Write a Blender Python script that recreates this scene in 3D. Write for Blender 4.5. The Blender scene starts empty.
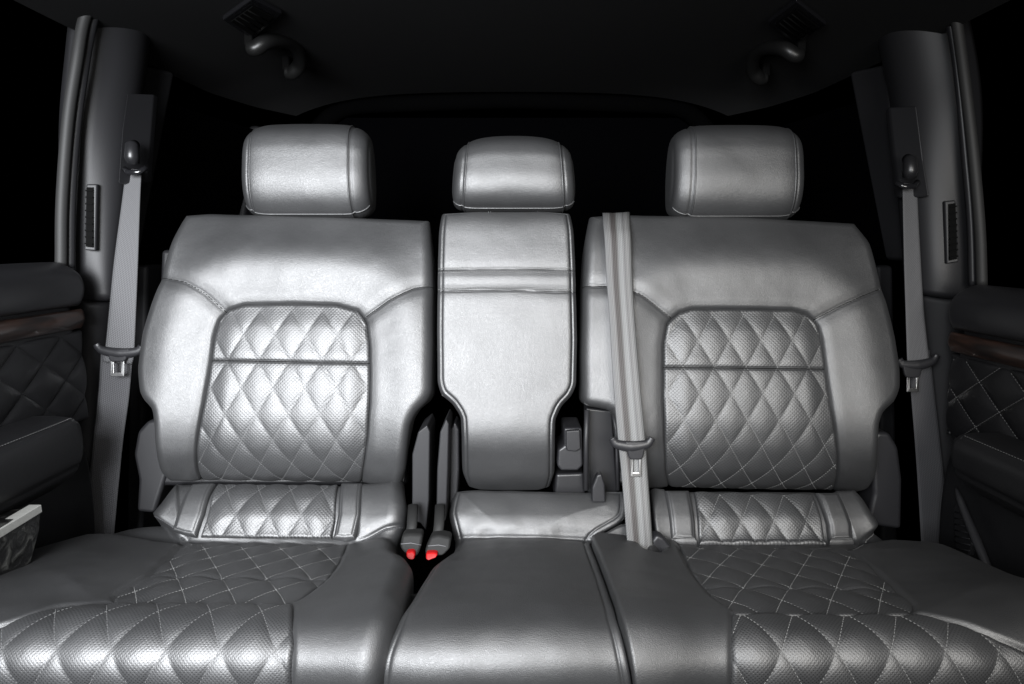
import bpy, bmesh, math, random
import numpy as np
from mathutils import Vector
random.seed(3); rng = np.random.default_rng(5)
sc = bpy.context.scene; COL = sc.collection
CZ = 0.92                       # height of the camera over the floor
F = 700.0; PITCH = math.radians(8.0)

# ---------------------------------------------------------------- optics helpers
def ray(px, py):
    a = math.atan((py - 342) / F); th = PITCH + a
    # direction in world (Y forward): camera-space (x, y down, F)
    x = (px - 512) / F; y = (py - 342) / F
    dy = math.cos(PITCH) - y * math.sin(PITCH) * 1.0
    dz = -math.sin(PITCH) - y * math.cos(PITCH)
    return x, dy, dz
def at_y(px, py, Y):
    x, dy, dz = ray(px, py); k = Y / dy
    return np.array([x * k, Y, dz * k])
def at_x(px, py, X):
    x, dy, dz = ray(px, py); k = X / x
    return np.array([X, dy * k, dz * k])
def at_z(px, py, Z):
    x, dy, dz = ray(px, py); k = Z / dz
    return np.array([x * k, dy * k, Z])
def zof(Y, py): return at_y(512, py, Y)[2]

# ---------------------------------------------------------------- curves
def catmull(pts, n=20):
    P = np.array(pts, float); P = np.vstack([2 * P[0] - P[1], P, 2 * P[-1] - P[-2]])
    out = []
    for i in range(1, len(P) - 2):
        p0, p1, p2, p3 = P[i - 1:i + 3]
        t = np.linspace(0, 1, n, endpoint=False)[:, None]
        out.append(.5 * ((2 * p1) + (-p0 + p2) * t + (2 * p0 - 5 * p1 + 4 * p2 - p3) * t**2 + (-p0 + 3 * p1 - 3 * p2 + p3) * t**3))
    out.append(P[-2][None]); return np.vstack(out)
def arclen(P):
    return np.concatenate([[0], np.cumsum(np.linalg.norm(np.diff(P, axis=0), axis=1))])
def resample(P, n):
    P = np.array(P, float); L = arclen(P); t = np.linspace(0, L[-1], n)
    return np.stack([np.interp(t, L, P[:, k]) for k in range(P.shape[1])], 1)
def at_t(P, t):
    P = np.array(P, float); L = arclen(P); t = np.asarray(t) * L[-1]
    return np.stack([np.interp(t, L, P[:, k]) for k in range(P.shape[1])], -1)
def smooth_line(P, n=240, it=10):
    Q = resample(P, n)
    for _ in range(it):
        Q[1:-1] = .25 * Q[:-2] + .5 * Q[1:-1] + .25 * Q[2:]
    return Q
def seg_dist(x, y, poly, closed=False):
    P = np.array(poly, float)
    if closed: P = np.vstack([P, P[:1]])
    d = np.full(x.shape, 1e9)
    for a, b in zip(P[:-1], P[1:]):
        ab = b - a; L2 = ab @ ab + 1e-18
        t = np.clip(((x - a[0]) * ab[0] + (y - a[1]) * ab[1]) / L2, 0, 1)
        d = np.minimum(d, (x - a[0] - t * ab[0])**2 + (y - a[1] - t * ab[1])**2)
    return np.sqrt(d)
def inside(x, y, poly):
    P = np.array(poly, float); c = np.zeros(x.shape, bool); j = len(P) - 1
    for i in range(len(P)):
        xi, yi = P[i]; xj, yj = P[j]
        if yi != yj:
            c ^= ((yi > y) != (yj > y)) & (x < (xj - xi) * (y - yi) / (yj - yi) + xi)
        j = i
    return c
def sdist(x, y, poly):          # positive inside
    d = seg_dist(x, y, poly, True); return np.where(inside(x, y, poly), d, -d)
def sstep(a, b, x):
    t = np.clip((x - a) / (b - a), 0, 1); return t * t * (3 - 2 * t)

# smooth value noise on a plane
class VN:
    def __init__(s, seed): s.g = np.random.default_rng(seed).uniform(-1, 1, (64, 64))
    def __call__(s, x, y):
        xi = np.floor(x).astype(int); yi = np.floor(y).astype(int); fx = x - xi; fy = y - yi
        fx = fx * fx * (3 - 2 * fx); fy = fy * fy * (3 - 2 * fy); g = s.g
        a = g[xi % 64, yi % 64]; b = g[(xi + 1) % 64, yi % 64]; c = g[xi % 64, (yi + 1) % 64]; d = g[(xi + 1) % 64, (yi + 1) % 64]
        return (a * (1 - fx) + b * fx) * (1 - fy) + (c * (1 - fx) + d * fx) * fy
vn1, vn2 = VN(1), VN(2)

# ---------------------------------------------------------------- base surfaces
class Prof:                     # a profile in the Y-Z plane swept along X; v runs from low/front to high/back
    def __init__(s, ctrl):
        s.P = catmull(ctrl, 24); s.L = arclen(s.P)
        s.T = np.gradient(s.P, axis=0); s.T /= np.linalg.norm(s.T, axis=1)[:, None]
        for _ in range(6): s.T[1:-1] = .25 * s.T[:-2] + .5 * s.T[1:-1] + .25 * s.T[2:]
        Y, Z = s.P.T; s.py = 342 + F * np.tan(np.arctan2(-Z, Y) - PITCH)
        s.o = np.argsort(s.py)
    def __call__(s, u, v, h=0):
        Y = np.interp(v, s.L, s.P[:, 0]); Z = np.interp(v, s.L, s.P[:, 1])
        tY = np.interp(v, s.L, s.T[:, 0]); tZ = np.interp(v, s.L, s.T[:, 1])
        n = np.sqrt(tY**2 + tZ**2)
        return np.stack([u + 0 * v, Y - tZ / n * h, Z + tY / n * h], -1)
    def uv(s, p):               # picture point -> (u, v)
        p = np.atleast_2d(np.array(p, float))
        v = np.interp(p[:, 1], s.py[s.o], s.L[s.o]); Y = np.interp(v, s.L, s.P[:, 0])
        u = [(a - 512) / F * (y / ray(a, b)[1]) for (a, b), y in zip(p, Y)]
        return np.stack([np.array(u), v], 1)
class SideProf:                 # a profile in X-Z swept along Y (door cards); u runs along Y
    def __init__(s, ctrl, side, smooth=True):   # side -1 left, +1 right ; v runs upward
        s.P = catmull(ctrl, 16) if smooth else resample(ctrl, 200); s.L = arclen(s.P); s.side = side
        s.T = np.gradient(s.P, axis=0); s.T /= np.linalg.norm(s.T, axis=1)[:, None]
    def v_of(s, Z): return np.interp(Z, s.P[:, 1], s.L)
    def __call__(s, u, v, h=0):
        X = np.interp(v, s.L, s.P[:, 0]); Z = np.interp(v, s.L, s.P[:, 1])
        tX = np.interp(v, s.L, s.T[:, 0]); tZ = np.interp(v, s.L, s.T[:, 1]); n = np.sqrt(tX**2 + tZ**2)
        return np.stack([X - s.side * tZ / n * h, u + 0 * v, Z + s.side * tX / n * h], -1)
class Loft:                     # ruled strip between two 3-D edges, bulged towards the cabin
    def __init__(s, A, B, bulge=0.02, toward=(0, 0, -.1)):
        s.A = resample(catmull(A, 12), 160); s.B = resample(catmull(B, 12), 160)
        s.len = arclen(.5 * (s.A + s.B))[-1]; s.w = float(np.mean(np.linalg.norm(s.A - s.B, axis=1))); s.bulge = bulge
        t = np.gradient(.5 * (s.A + s.B), axis=0); N = np.cross(t, s.B - s.A); N /= np.linalg.norm(N, axis=1)[:, None]
        if np.mean(np.sum(N * (np.array(toward) - s.A), axis=1)) < 0: N = -N
        s.N = N
    def __call__(s, u, v, h=0):
        i = np.clip(v / s.len, 0, 1) * 159; i0 = np.clip(np.floor(i).astype(int), 0, 158); f = (i - i0)[..., None]
        A = s.A[i0] * (1 - f) + s.A[i0 + 1] * f; B = s.B[i0] * (1 - f) + s.B[i0 + 1] * f; N = s.N[i0] * (1 - f) + s.N[i0 + 1] * f
        t = np.clip(u / s.w, -.2, 1.2)[..., None]
        b = s.bulge * (1 - (2 * t - 1)**2)
        return A + (B - A) * t + N * (b + np.asarray(h)[..., None] if np.ndim(h) else b + h)

# ---------------------------------------------------------------- object helpers
def new_obj(name, verts, faces, mat, parent=None, uv=None, smooth=True, label=None):
    v = np.array(verts, float); v = v + np.array([0, 0, CZ])
    root = parent
    while root is not None and root.parent is not None: root = root.parent
    if root is not None and root.type == 'EMPTY': v = v - np.array(root.location)
    me = bpy.data.meshes.new(name); me.from_pydata(v.tolist(), [], [list(map(int, f)) for f in faces])
    if smooth: me.polygons.foreach_set('use_smooth', [True] * len(me.polygons))
    if uv is not None:
        l = me.uv_layers.new(name='UVMap'); idx = np.zeros(len(me.loops), int); me.loops.foreach_get('vertex_index', idx)
        l.data.foreach_set('uv', np.asarray(uv, float)[idx].ravel())
    me.materials.append(mat); me.validate(); me.update()
    o = bpy.data.objects.new(name, me); COL.objects.link(o)
    if parent is not None: o.parent = parent
    if label: o['label'] = label
    return o
def thing(name, label, cat, loc, group=None):
    o = bpy.data.objects.new(name, None); COL.objects.link(o); o.empty_display_size = .05
    o.location = (loc[0], loc[1], loc[2] + CZ); o['label'] = label; o['category'] = cat
    if group: o['group'] = group
    return o
def tag(o, label, cat, group=None):
    o['label'] = label; o['category'] = cat
    if group: o['group'] = group
def recalc(o):
    bm = bmesh.new(); bm.from_mesh(o.data); bmesh.ops.recalc_face_normals(bm, faces=bm.faces); bm.to_mesh(o.data); bm.free()

def coons(Bt, Rt, Tp, Lf, s, t):
    S, T = np.meshgrid(s, t, indexing='xy')          # T rows (bottom->top), S across
    b = at_t(Bt, S); tp = at_t(Tp, S); l = at_t(Lf, T); r = at_t(Rt, T)
    Bt = np.array(Bt, float); Tp = np.array(Tp, float); S = S[..., None]; T = T[..., None]
    return (1 - T) * b + T * tp + (1 - S) * l + S * r - ((1 - S) * (1 - T) * Bt[0] + S * (1 - T) * Bt[-1] + (1 - S) * T * Tp[0] + S * T * Tp[-1])

def panel(name, surf, edges, mat, parent, R=.02, T=.05, n=(160, 160), dense=.75, height=None, h0=0., label=None, back=True, Rp=1.0, Rmap=None):
    """edges = bottom(L->R), right(b->t), top(L->R), left(b->t) in (u, v)."""
    w = lambda m: (lambda s: s - dense * np.sin(2 * np.pi * s) / (2 * np.pi))(np.linspace(0, 1, m))
    Bt, Rt, Tp, Lf = edges
    G = coons(Bt, Rt, Tp, Lf, w(n[0]), w(n[1])); u, v = G[..., 0], G[..., 1]
    outline = np.vstack([resample(Bt, 60), resample(Rt, 60)[1:], resample(Tp, 60)[::-1][1:], resample(Lf, 60)[::-1][1:-1]])
    d = seg_dist(u, v, outline, True); d[0] = d[-1] = 0; d[:, 0] = d[:, -1] = 0
    Rm = R if Rmap is None else Rmap(u, v); dd = np.clip(d, 0, Rm); h = -(Rm - np.sqrt(np.maximum(Rm * Rm - (Rm - dd)**2, 0))) * Rp + h0
    if height is not None: h = h + height(u, v, d)
    P = surf(u, v, h); ny, nx = u.shape
    V = P.reshape(-1, 3); UV = np.stack([u.ravel(), v.ravel()], 1)
    i = np.arange(ny * nx).reshape(ny, nx)
    Fq = np.stack([i[:-1, :-1], i[:-1, 1:], i[1:, 1:], i[1:, :-1]], -1).reshape(-1, 4).tolist()
    ring = np.concatenate([i[0, :], i[1:, -1], i[-1, -2::-1], i[-2:0:-1, 0]])
    ru, rv, rh = u.ravel()[ring], v.ravel()[ring], h.ravel()[ring]
    cur = ring; base = len(V); Vs = [V]; UVs = [UV]
    for k in (1, 2, 3):
        Vs.append(surf(ru, rv, rh - T * k / 3)); UVs.append(np.stack([ru, rv], 1))
        nxt = np.arange(len(ring)) + base; base += len(ring)
        a = np.roll(cur, -1); b = np.roll(nxt, -1)
        Fq += np.stack([cur, nxt, b, a], -1).tolist(); cur = nxt
    if back:
        c = Vs[-1].mean(0)[None]; Vs.append(c); UVs.append(UVs[-1].mean(0)[None])
        Fq += [[int(cur[k]), base, int(cur[(k + 1) % len(cur)])] for k in range(len(cur))]
    o = new_obj(name, np.vstack(Vs), Fq, mat, parent, np.vstack(UVs), label=label)
    recalc(o); o['_'] = 0; del o['_']
    return o, outline

def stitches(name, surf, lines, mat, parent, hfun, pitch=.0050, ln=.0034, wd=.0009, ht=.0007, label=None):
    if 1 < len(lines) < 5:
        for l in lines: stitches(name, surf, [l], mat, parent, hfun, pitch, ln, wd, ht)
        return
    V, Fc = [], []
    for Ln in lines:
        Ln = np.array(Ln, float)
        if len(Ln) < 2: continue
        L = arclen(Ln); N = int(L[-1] / pitch)
        if N < 1: continue
        s = (np.arange(N) + .5) * pitch
        for e in range(N):
            a = [np.interp(s[e] - ln / 2, L, Ln[:, k]) for k in (0, 1)]; b = [np.interp(s[e] + ln / 2, L, Ln[:, k]) for k in (0, 1)]
            V.append((a, b))
    if not V: return None
    A = np.array([x[0] for x in V]); B = np.array([x[1] for x in V]); D = B - A; D /= np.linalg.norm(D, axis=1)[:, None] + 1e-9
    Nn = np.stack([-D[:, 1], D[:, 0]], 1) * wd / 2
    pts = []
    for (base, side, hh) in ((A, -1, 0), (A, 1, 0), (A + D * ln * .2, -.6, 1), (A + D * ln * .2, .6, 1), (B - D * ln * .2, -.6, 1), (B - D * ln * .2, .6, 1), (B, -1, 0), (B, 1, 0)):
        q = base + Nn * side; h = hfun(base[:, 0], base[:, 1]) + ht * hh - .0001
        pts.append(surf(q[:, 0], q[:, 1], h))
    pts = np.stack(pts, 1).reshape(-1, 3); m = len(A); o8 = np.arange(m)[:, None] * 8
    fl = []
    for f in ((0, 1, 3, 2), (2, 3, 5, 4), (4, 5, 7, 6), (0, 2, 4, 6), (1, 7, 5, 3)):
        fl += (o8 + np.array(f)).tolist()
    return new_obj(name, pts, fl, mat, parent, smooth=False, label=label)

def tube(name, pts, r, mat, parent=None, seg=10, caps=True, label=None, flat=1.0):
    P = np.array(pts, float); n = len(P); T = np.gradient(P, axis=0); T /= np.linalg.norm(T, axis=1)[:, None]
    rr = np.broadcast_to(r, (n,)); up = np.array([0, 0, 1.]) if abs(T[0][2]) < .9 else np.array([1., 0, 0])
    V = []; prev = np.cross(T[0], up); prev /= np.linalg.norm(prev)
    for k in range(n):
        a = prev - T[k] * (prev @ T[k]); a /= np.linalg.norm(a); prev = a; b = np.cross(T[k], a)
        for j in range(seg):
            w = 2 * math.pi * j / seg; V.append(P[k] + rr[k] * (a * math.cos(w) + b * math.sin(w) * flat))
    Fc = [[k * seg + j, k * seg + (j + 1) % seg, (k + 1) * seg + (j + 1) % seg, (k + 1) * seg + j] for k in range(n - 1) for j in range(seg)]
    if caps: Fc += [list(range(seg))[::-1], [(n - 1) * seg + j for j in range(seg)]]
    o = new_obj(name, V, Fc, mat, parent, label=label); recalc(o); return o

def slab(name, poly, yf, thick, mat, parent, bev=.006, segs=3, label=None, fn=None):
    """solid plate traced in picture points on the plane Y = yf(py), thick towards the back."""
    pts = [(fn or (lambda p: at_y(p[0], p[1], yf(p[1]) if callable(yf) else yf)))(p) for p in poly]
    return solid(name, pts, (0, thick, 0), mat, parent, bev, segs, label)
def solid(name, pts, ext, mat, parent, bev=.004, segs=3, label=None):
    bm = bmesh.new(); vs = [bm.verts.new(tuple(p)) for p in pts]; f = bm.faces.new(vs)
    r = bmesh.ops.extrude_face_region(bm, geom=[f])
    for g in r['geom']:
        if isinstance(g, bmesh.types.BMVert): g.co += Vector(ext)
    bmesh.ops.recalc_face_normals(bm, faces=bm.faces)
    if bev: bmesh.ops.bevel(bm, geom=list(bm.edges), offset=bev, segments=segs, profile=.5, affect='EDGES', clamp_overlap=True)
    bm.verts.ensure_lookup_table()
    V = [tuple(v.co) for v in bm.verts]; idx = {v: i for i, v in enumerate(bm.verts)}; Fc = [[idx[v] for v in f.verts] for f in bm.faces]; bm.free()
    o = new_obj(name, V, Fc, mat, parent, label=label)
    m = o.modifiers.new('wn', 'WEIGHTED_NORMAL'); m.keep_sharp = False; m.weight = 80
    return o
def rbox(name, c, s, mat, parent, bev=.006, rot=(0, 0, 0), label=None, taper=1.0):
    from mathutils import Euler
    M = Euler(rot).to_matrix(); bm = bmesh.new(); bmesh.ops.create_cube(bm, size=1)
    for v in bm.verts:
        k = taper if v.co.z > 0 else 1
        v.co = Vector((v.co.x * s[0] * k, v.co.y * s[1] * k, v.co.z * s[2]))
    bmesh.ops.bevel(bm, geom=list(bm.edges), offset=bev, segments=4, profile=.5, affect='EDGES', clamp_overlap=True)
    V = [tuple(M @ v.co + Vector(c)) for v in bm.verts]; idx = {v: i for i, v in enumerate(bm.verts)}; Fc = [[idx[v] for v in f.verts] for f in bm.faces]; bm.free()
    o = new_obj(name, V, Fc, mat, parent, label=label); m = o.modifiers.new('wn', 'WEIGHTED_NORMAL'); m.weight = 80
    return o

# ---------------------------------------------------------------- materials
def mat(name, col, rough=.5, spec=.5, metal=0., bump=None, coat=0., sheen=0.):
    m = bpy.data.materials.new(name); m.use_nodes = True; nt = m.node_tree; b = nt.nodes['Principled BSDF']
    b.inputs['Base Color'].default_value = (*col, 1); b.inputs['Roughness'].default_value = rough
    b.inputs['Specular IOR Level'].default_value = spec; b.inputs['Metallic'].default_value = metal
    b.inputs['Coat Weight'].default_value = coat
    if bump: bump(nt, b)
    return m
def N(nt, t, **k):
    n = nt.nodes.new(t)
    for a, v in k.items():
        if a in n.inputs.keys(): n.inputs[a].default_value = v
        else: setattr(n, a, v)
    return n
def leather_bump(perf=False, pp=.0072, pb=.5, grain=520., strength=.25, rvar=.06, wrinkle=.14):
    def f(nt, b):
        L = nt.links.new; tc = N(nt, 'ShaderNodeTexCoord')
        vo = N(nt, 'ShaderNodeTexVoronoi', feature='DISTANCE_TO_EDGE'); vo.inputs['Scale'].default_value = grain; L(tc.outputs['Object'], vo.inputs['Vector'])
        mr = N(nt, 'ShaderNodeMapRange'); mr.inputs['From Max'].default_value = .25; L(vo.outputs['Distance'], mr.inputs['Value'])
        n1 = N(nt, 'ShaderNodeTexNoise'); n1.inputs['Scale'].default_value = 30; n1.inputs['Detail'].default_value = 6; n1.inputs['Roughness'].default_value = .62; L(tc.outputs['Object'], n1.inputs['Vector'])
        b1 = N(nt, 'ShaderNodeBump'); b1.inputs['Strength'].default_value = wrinkle; b1.inputs['Distance'].default_value = .004; L(n1.outputs['Fac'], b1.inputs['Height'])
        b2 = N(nt, 'ShaderNodeBump'); b2.inputs['Strength'].default_value = strength; b2.inputs['Distance'].default_value = .0006
        L(mr.outputs['Result'], b2.inputs['Height']); L(b1.outputs['Normal'], b2.inputs['Normal']); out = b2
        base = b.inputs['Base Color'].default_value[:3]
        n3 = N(nt, 'ShaderNodeTexNoise'); n3.inputs['Scale'].default_value = 9; n3.inputs['Detail'].default_value = 5; L(tc.outputs['Object'], n3.inputs['Vector'])
        cm = N(nt, 'ShaderNodeMapRange'); cm.inputs['To Min'].default_value = .75; cm.inputs['To Max'].default_value = 1.25; L(n3.outputs['Fac'], cm.inputs['Value'])
        cc = N(nt, 'ShaderNodeVectorMath', operation='SCALE'); cc.inputs[0].default_value = base; L(cm.outputs['Result'], cc.inputs['Scale'])
        r0 = b.inputs['Roughness'].default_value
        rm = N(nt, 'ShaderNodeMapRange'); rm.inputs['To Min'].default_value = r0 - rvar; rm.inputs['To Max'].default_value = r0 + rvar; L(n3.outputs['Fac'], rm.inputs['Value'])
        L(rm.outputs['Result'], b.inputs['Roughness']); colout = cc.outputs['Vector']
        if perf:
            uv = N(nt, 'ShaderNodeUVMap'); uv.uv_map = 'UVMap'
            def grid(off):
                ad = N(nt, 'ShaderNodeVectorMath', operation='MULTIPLY_ADD'); ad.inputs[1].default_value = (1 / pp, 1 / pp, 0); ad.inputs[2].default_value = (off, off, 0); L(uv.outputs['UV'], ad.inputs[0])
                fr = N(nt, 'ShaderNodeVectorMath', operation='FRACTION'); L(ad.outputs['Vector'], fr.inputs[0])
                sb = N(nt, 'ShaderNodeVectorMath', operation='SUBTRACT'); sb.inputs[1].default_value = (.5, .5, 0); L(fr.outputs['Vector'], sb.inputs[0])
                ln = N(nt, 'ShaderNodeVectorMath', operation='LENGTH'); L(sb.outputs['Vector'], ln.inputs[0]); return ln
            a, c = grid(0.), grid(.5); mn = N(nt, 'ShaderNodeMath', operation='MINIMUM'); L(a.outputs['Value'], mn.inputs[0]); L(c.outputs['Value'], mn.inputs[1])
            ms = N(nt, 'ShaderNodeMapRange', interpolation_type='SMOOTHSTEP'); ms.inputs['From Min'].default_value = .10; ms.inputs['From Max'].default_value = .30; L(mn.outputs['Value'], ms.inputs['Value'])
            b3 = N(nt, 'ShaderNodeBump'); b3.inputs['Strength'].default_value = pb; b3.inputs['Distance'].default_value = .0005; L(ms.outputs['Result'], b3.inputs['Height']); L(b2.outputs['Normal'], b3.inputs['Normal']); out = b3
            hm = N(nt, 'ShaderNodeMapRange'); hm.inputs['To Min'].default_value = .3; L(ms.outputs['Result'], hm.inputs['Value'])
            c2 = N(nt, 'ShaderNodeVectorMath', operation='SCALE'); L(colout, c2.inputs[0]); L(hm.outputs['Result'], c2.inputs['Scale']); colout = c2.outputs['Vector']
        L(colout, b.inputs['Base Color']); L(out.outputs['Normal'], b.inputs['Normal'])
    return f
def grain_bump(scale=900., strength=.2, dist=.0005):
    def f(nt, b):
        L = nt.links.new; tc = N(nt, 'ShaderNodeTexCoord'); n1 = N(nt, 'ShaderNodeTexNoise'); n1.inputs['Scale'].default_value = scale; n1.inputs['Detail'].default_value = 2
        L(tc.outputs['Object'], n1.inputs['Vector']); b1 = N(nt, 'ShaderNodeBump'); b1.inputs['Strength'].default_value = strength; b1.inputs['Distance'].default_value = dist
        L(n1.outputs['Fac'], b1.inputs['Height']); L(b1.outputs['Normal'], b.inputs['Normal'])
    return f
def web_bump(stripes=None):
    def f(nt, b):
        L = nt.links.new; uv = N(nt, 'ShaderNodeUVMap'); uv.uv_map = 'UVMap'; sp = N(nt, 'ShaderNodeSeparateXYZ'); L(uv.outputs['UV'], sp.inputs[0])
        w = N(nt, 'ShaderNodeTexWave', wave_type='BANDS', bands_direction='DIAGONAL'); w.inputs['Scale'].default_value = 130; w.inputs['Distortion'].default_value = .3; L(uv.outputs['UV'], w.inputs['Vector'])
        w2 = N(nt, 'ShaderNodeTexWave', wave_type='BANDS', bands_direction='X'); w2.inputs['Scale'].default_value = 110; L(uv.outputs['UV'], w2.inputs['Vector'])
        mu = N(nt, 'ShaderNodeMath', operation='ADD'); L(w.outputs['Fac'], mu.inputs[0]); L(w2.outputs['Fac'], mu.inputs[1])
        b1 = N(nt, 'ShaderNodeBump'); b1.inputs['Strength'].default_value = .5; b1.inputs['Distance'].default_value = .0008; L(mu.outputs[0], b1.inputs['Height']); L(b1.outputs['Normal'], b.inputs['Normal'])
        if stripes:
            cr = N(nt, 'ShaderNodeValToRGB'); el = cr.color_ramp.elements; mp = N(nt, 'ShaderNodeMath', operation='MULTIPLY'); mp.inputs[1].default_value = 1 / .046; L(sp.outputs['X'], mp.inputs[0]); L(mp.outputs[0], cr.inputs['Fac'])
            el[0].position = stripes[0][0]; el[0].color = (*stripes[0][1], 1); el[1].position = stripes[-1][0]; el[1].color = (*stripes[-1][1], 1)
            for p, c in stripes[1:-1]: e = el.new(p); e.color = (*c, 1)
            mx = N(nt, 'ShaderNodeMix', data_type='RGBA', blend_type='MULTIPLY'); mx.inputs['Factor'].default_value = .45
            ws = N(nt, 'ShaderNodeMath', operation='MULTIPLY'); ws.inputs[1].default_value = .5; L(mu.outputs[0], ws.inputs[0])
            L(cr.outputs['Color'], mx.inputs['A']); L(ws.outputs[0], mx.inputs['B']); L(mx.outputs['Result'], b.inputs['Base Color'])
        else:
            base = b.inputs['Base Color'].default_value[:3]; mr = N(nt, 'ShaderNodeMapRange'); mr.inputs['From Max'].default_value = 2; mr.inputs['To Min'].default_value = .55; mr.inputs['To Max'].default_value = 1.35; L(mu.outputs[0], mr.inputs['Value'])
            cc = N(nt, 'ShaderNodeVectorMath', operation='SCALE'); cc.inputs[0].default_value = base; L(mr.outputs['Result'], cc.inputs['Scale']); L(cc.outputs['Vector'], b.inputs['Base Color'])
    return f
LEA = (.017, .0173, .0181)
M_leather = mat('leather_grey', LEA, .48, .92, bump=leather_bump())
M_perf = mat('leather_perforated', tuple(1.3 * c for c in LEA), .49, .9, bump=leather_bump(True, strength=.15))
M_perfs = mat('leather_perforated_fine', tuple(1.3 * c for c in LEA), .49, .9, bump=leather_bump(True, .0052, .3, strength=.15))
M_ldark = mat('door_leather', (.007, .007, .0078), .45, .35, bump=leather_bump(strength=.15, wrinkle=.15))
M_thread = mat('thread_light', (.17, .17, .167), .7, .2)
M_threadd = mat('thread_grey', (.10, .10, .105), .7, .2)
M_plastic = mat('plastic_dark', (.012, .012, .0135), .42, .4, bump=grain_bump())
M_pillar = mat('plastic_pillar', (.011, .011, .0122), .5, .3, bump=grain_bump(700, .25))
M_black = mat('plastic_black', (.010, .010, .011), .35, .4, bump=grain_bump())
M_buckle = mat('buckle_plastic', (.012, .012, .012), .6, .12)
M_handle = mat('handle_black', (.006, .006, .006), .38, .3)
M_void = mat('recess_black', (.003, .003, .003), .8, .03)
M_gloss = mat('plastic_gloss_black', (.008, .008, .009), .15, .5)
M_rubber = mat('rubber_seal', (.018, .018, .018), .6, .3)
M_cloth = mat('headliner_cloth', (.019, .019, .0195), .95, .0, bump=grain_bump(500, .5, .001))
M_carpet = mat('floor_carpet', (.012, .012, .013), 1., .05, bump=grain_bump(300, .8, .003))
M_side = mat('side_trim_black', (.009, .009, .010), .6, .2, bump=grain_bump(300, .3))
M_cargo = mat('cargo_trim', (.0012, .0012, .0013), .9, .0, bump=grain_bump(300, .3))
M_glass = mat('tinted_glass', (.0008, .0008, .001), .8, .0)
M_steel = mat('brushed_steel', (.40, .40, .40), .3, .5, 1.0, bump=grain_bump(200, .1))
M_silver = mat('satin_silver', (.55, .55, .52), .4, .5, .6, bump=grain_bump(120, .4, .001))
M_threadm = mat('thread_mid', (.10, .10, .10), .7, .2)
M_seamshade = mat('seam_shade_black', (.006, .006, .006), .8, .1)  # near-black for the shade drawn along the seam grooves
M_red = mat('red_button', (.30, .005, .006), .4, .3)
M_web = mat('webbing_grey', (.07, .07, .073), .7, .3, bump=web_bump())
M_webd = mat('webbing_dark', (.045, .045, .048), .75, .3, bump=web_bump())
M_webc = mat('webbing_brown', (.3, .29, .28), .6, .4, bump=web_bump([(.0, (0.107, 0.108, 0.110)), (.22, (0.129, 0.128, 0.127)), (.30, (0.046, 0.041, 0.040)), (.44, (0.048, 0.044, 0.042)), (.52, (0.135, 0.137, 0.136)), (.64, (0.162, 0.164, 0.164)), (.74, (0.091, 0.090, 0.090)), (.82, (0.129, 0.128, 0.127)), (1.0, (0.081, 0.082, 0.081))]))
def wood(nt, b):
    L = nt.links.new; tc = N(nt, 'ShaderNodeTexCoord'); mp = N(nt, 'ShaderNodeMapping'); mp.inputs['Scale'].default_value = (1, .15, 1); L(tc.outputs['Object'], mp.inputs['Vector'])
    n1 = N(nt, 'ShaderNodeTexNoise'); n1.inputs['Scale'].default_value = 90; n1.inputs['Detail'].default_value = 6; L(mp.outputs['Vector'], n1.inputs['Vector'])
    cr = N(nt, 'ShaderNodeValToRGB'); cr.color_ramp.elements[0].color = (.005, .0025, .0018, 1); cr.color_ramp.elements[1].color = (.028, .0125, .008, 1); cr.color_ramp.elements[0].position = .35; cr.color_ramp.elements[1].position = .7
    L(n1.outputs['Fac'], cr.inputs['Fac']); L(cr.outputs['Color'], b.inputs['Base Color'])
def mottle(nt, b):
    L = nt.links.new; tc = N(nt, 'ShaderNodeTexCoord'); n1 = N(nt, 'ShaderNodeTexNoise'); n1.inputs['Scale'].default_value = 38; n1.inputs['Detail'].default_value = 5; n1.inputs['Distortion'].default_value = 1.2
    L(tc.outputs['Object'], n1.inputs['Vector']); cr = N(nt, 'ShaderNodeValToRGB'); cr.color_ramp.elements[0].position = .50; cr.color_ramp.elements[0].color = (.006, .006, .006, 1); cr.color_ramp.elements[1].position = .72; cr.color_ramp.elements[1].color = (.07, .07, .065, 1)
    L(n1.outputs['Fac'], cr.inputs['Fac']); L(cr.outputs['Color'], b.inputs['Base Color'])
    bp = N(nt, 'ShaderNodeBump'); bp.inputs['Strength'].default_value = .8; bp.inputs['Distance'].default_value = .004; L(n1.outputs['Fac'], bp.inputs['Height']); L(bp.outputs['Normal'], b.inputs['Normal'])
M_mottle = mat('mottled_gloss', (.02, .02, .02), .3, .5, bump=mottle)
M_wood = mat('dark_wood', (.06, .03, .02), .45, .5, bump=wood, coat=.3)

# ---------------------------------------------------------------- seat surfaces
back = Prof([(1.46, zof(1.46, 510)), (1.412, zof(1.412, 496)), (1.368, zof(1.368, 482)), (1.338, zof(1.338, 466)), (1.323, zof(1.323, 444)), (1.325, zof(1.325, 410)), (1.352, zof(1.352, 350)), (1.386, zof(1.386, 290)), (1.412, zof(1.412, 250)), (1.445, zof(1.445, 222)), (1.475, zof(1.475, 205)), (1.49, zof(1.49, 190))])
ZC = {k: zof(*k) for k in ()}
cush = Prof([(.90, zof(.90, 800)), (.862, zof(.862, 740)), (.832, zof(.832, 700)), (.826, zof(.826, 668)), (.848, zof(.848, 637)), (.885, zof(.885, 614)), (.94, zof(.94, 598)), (1.10, zof(1.10, 565.6)), (1.225, zof(1.225, 546.5)), (1.258, zof(1.258, 541.5)), (1.270, zof(1.270, 536)), (1.292, zof(1.292, 515)), (1.325, zof(1.325, 494)), (1.375, zof(1.375, 478)), (1.42, zof(1.42, 466))])
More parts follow.
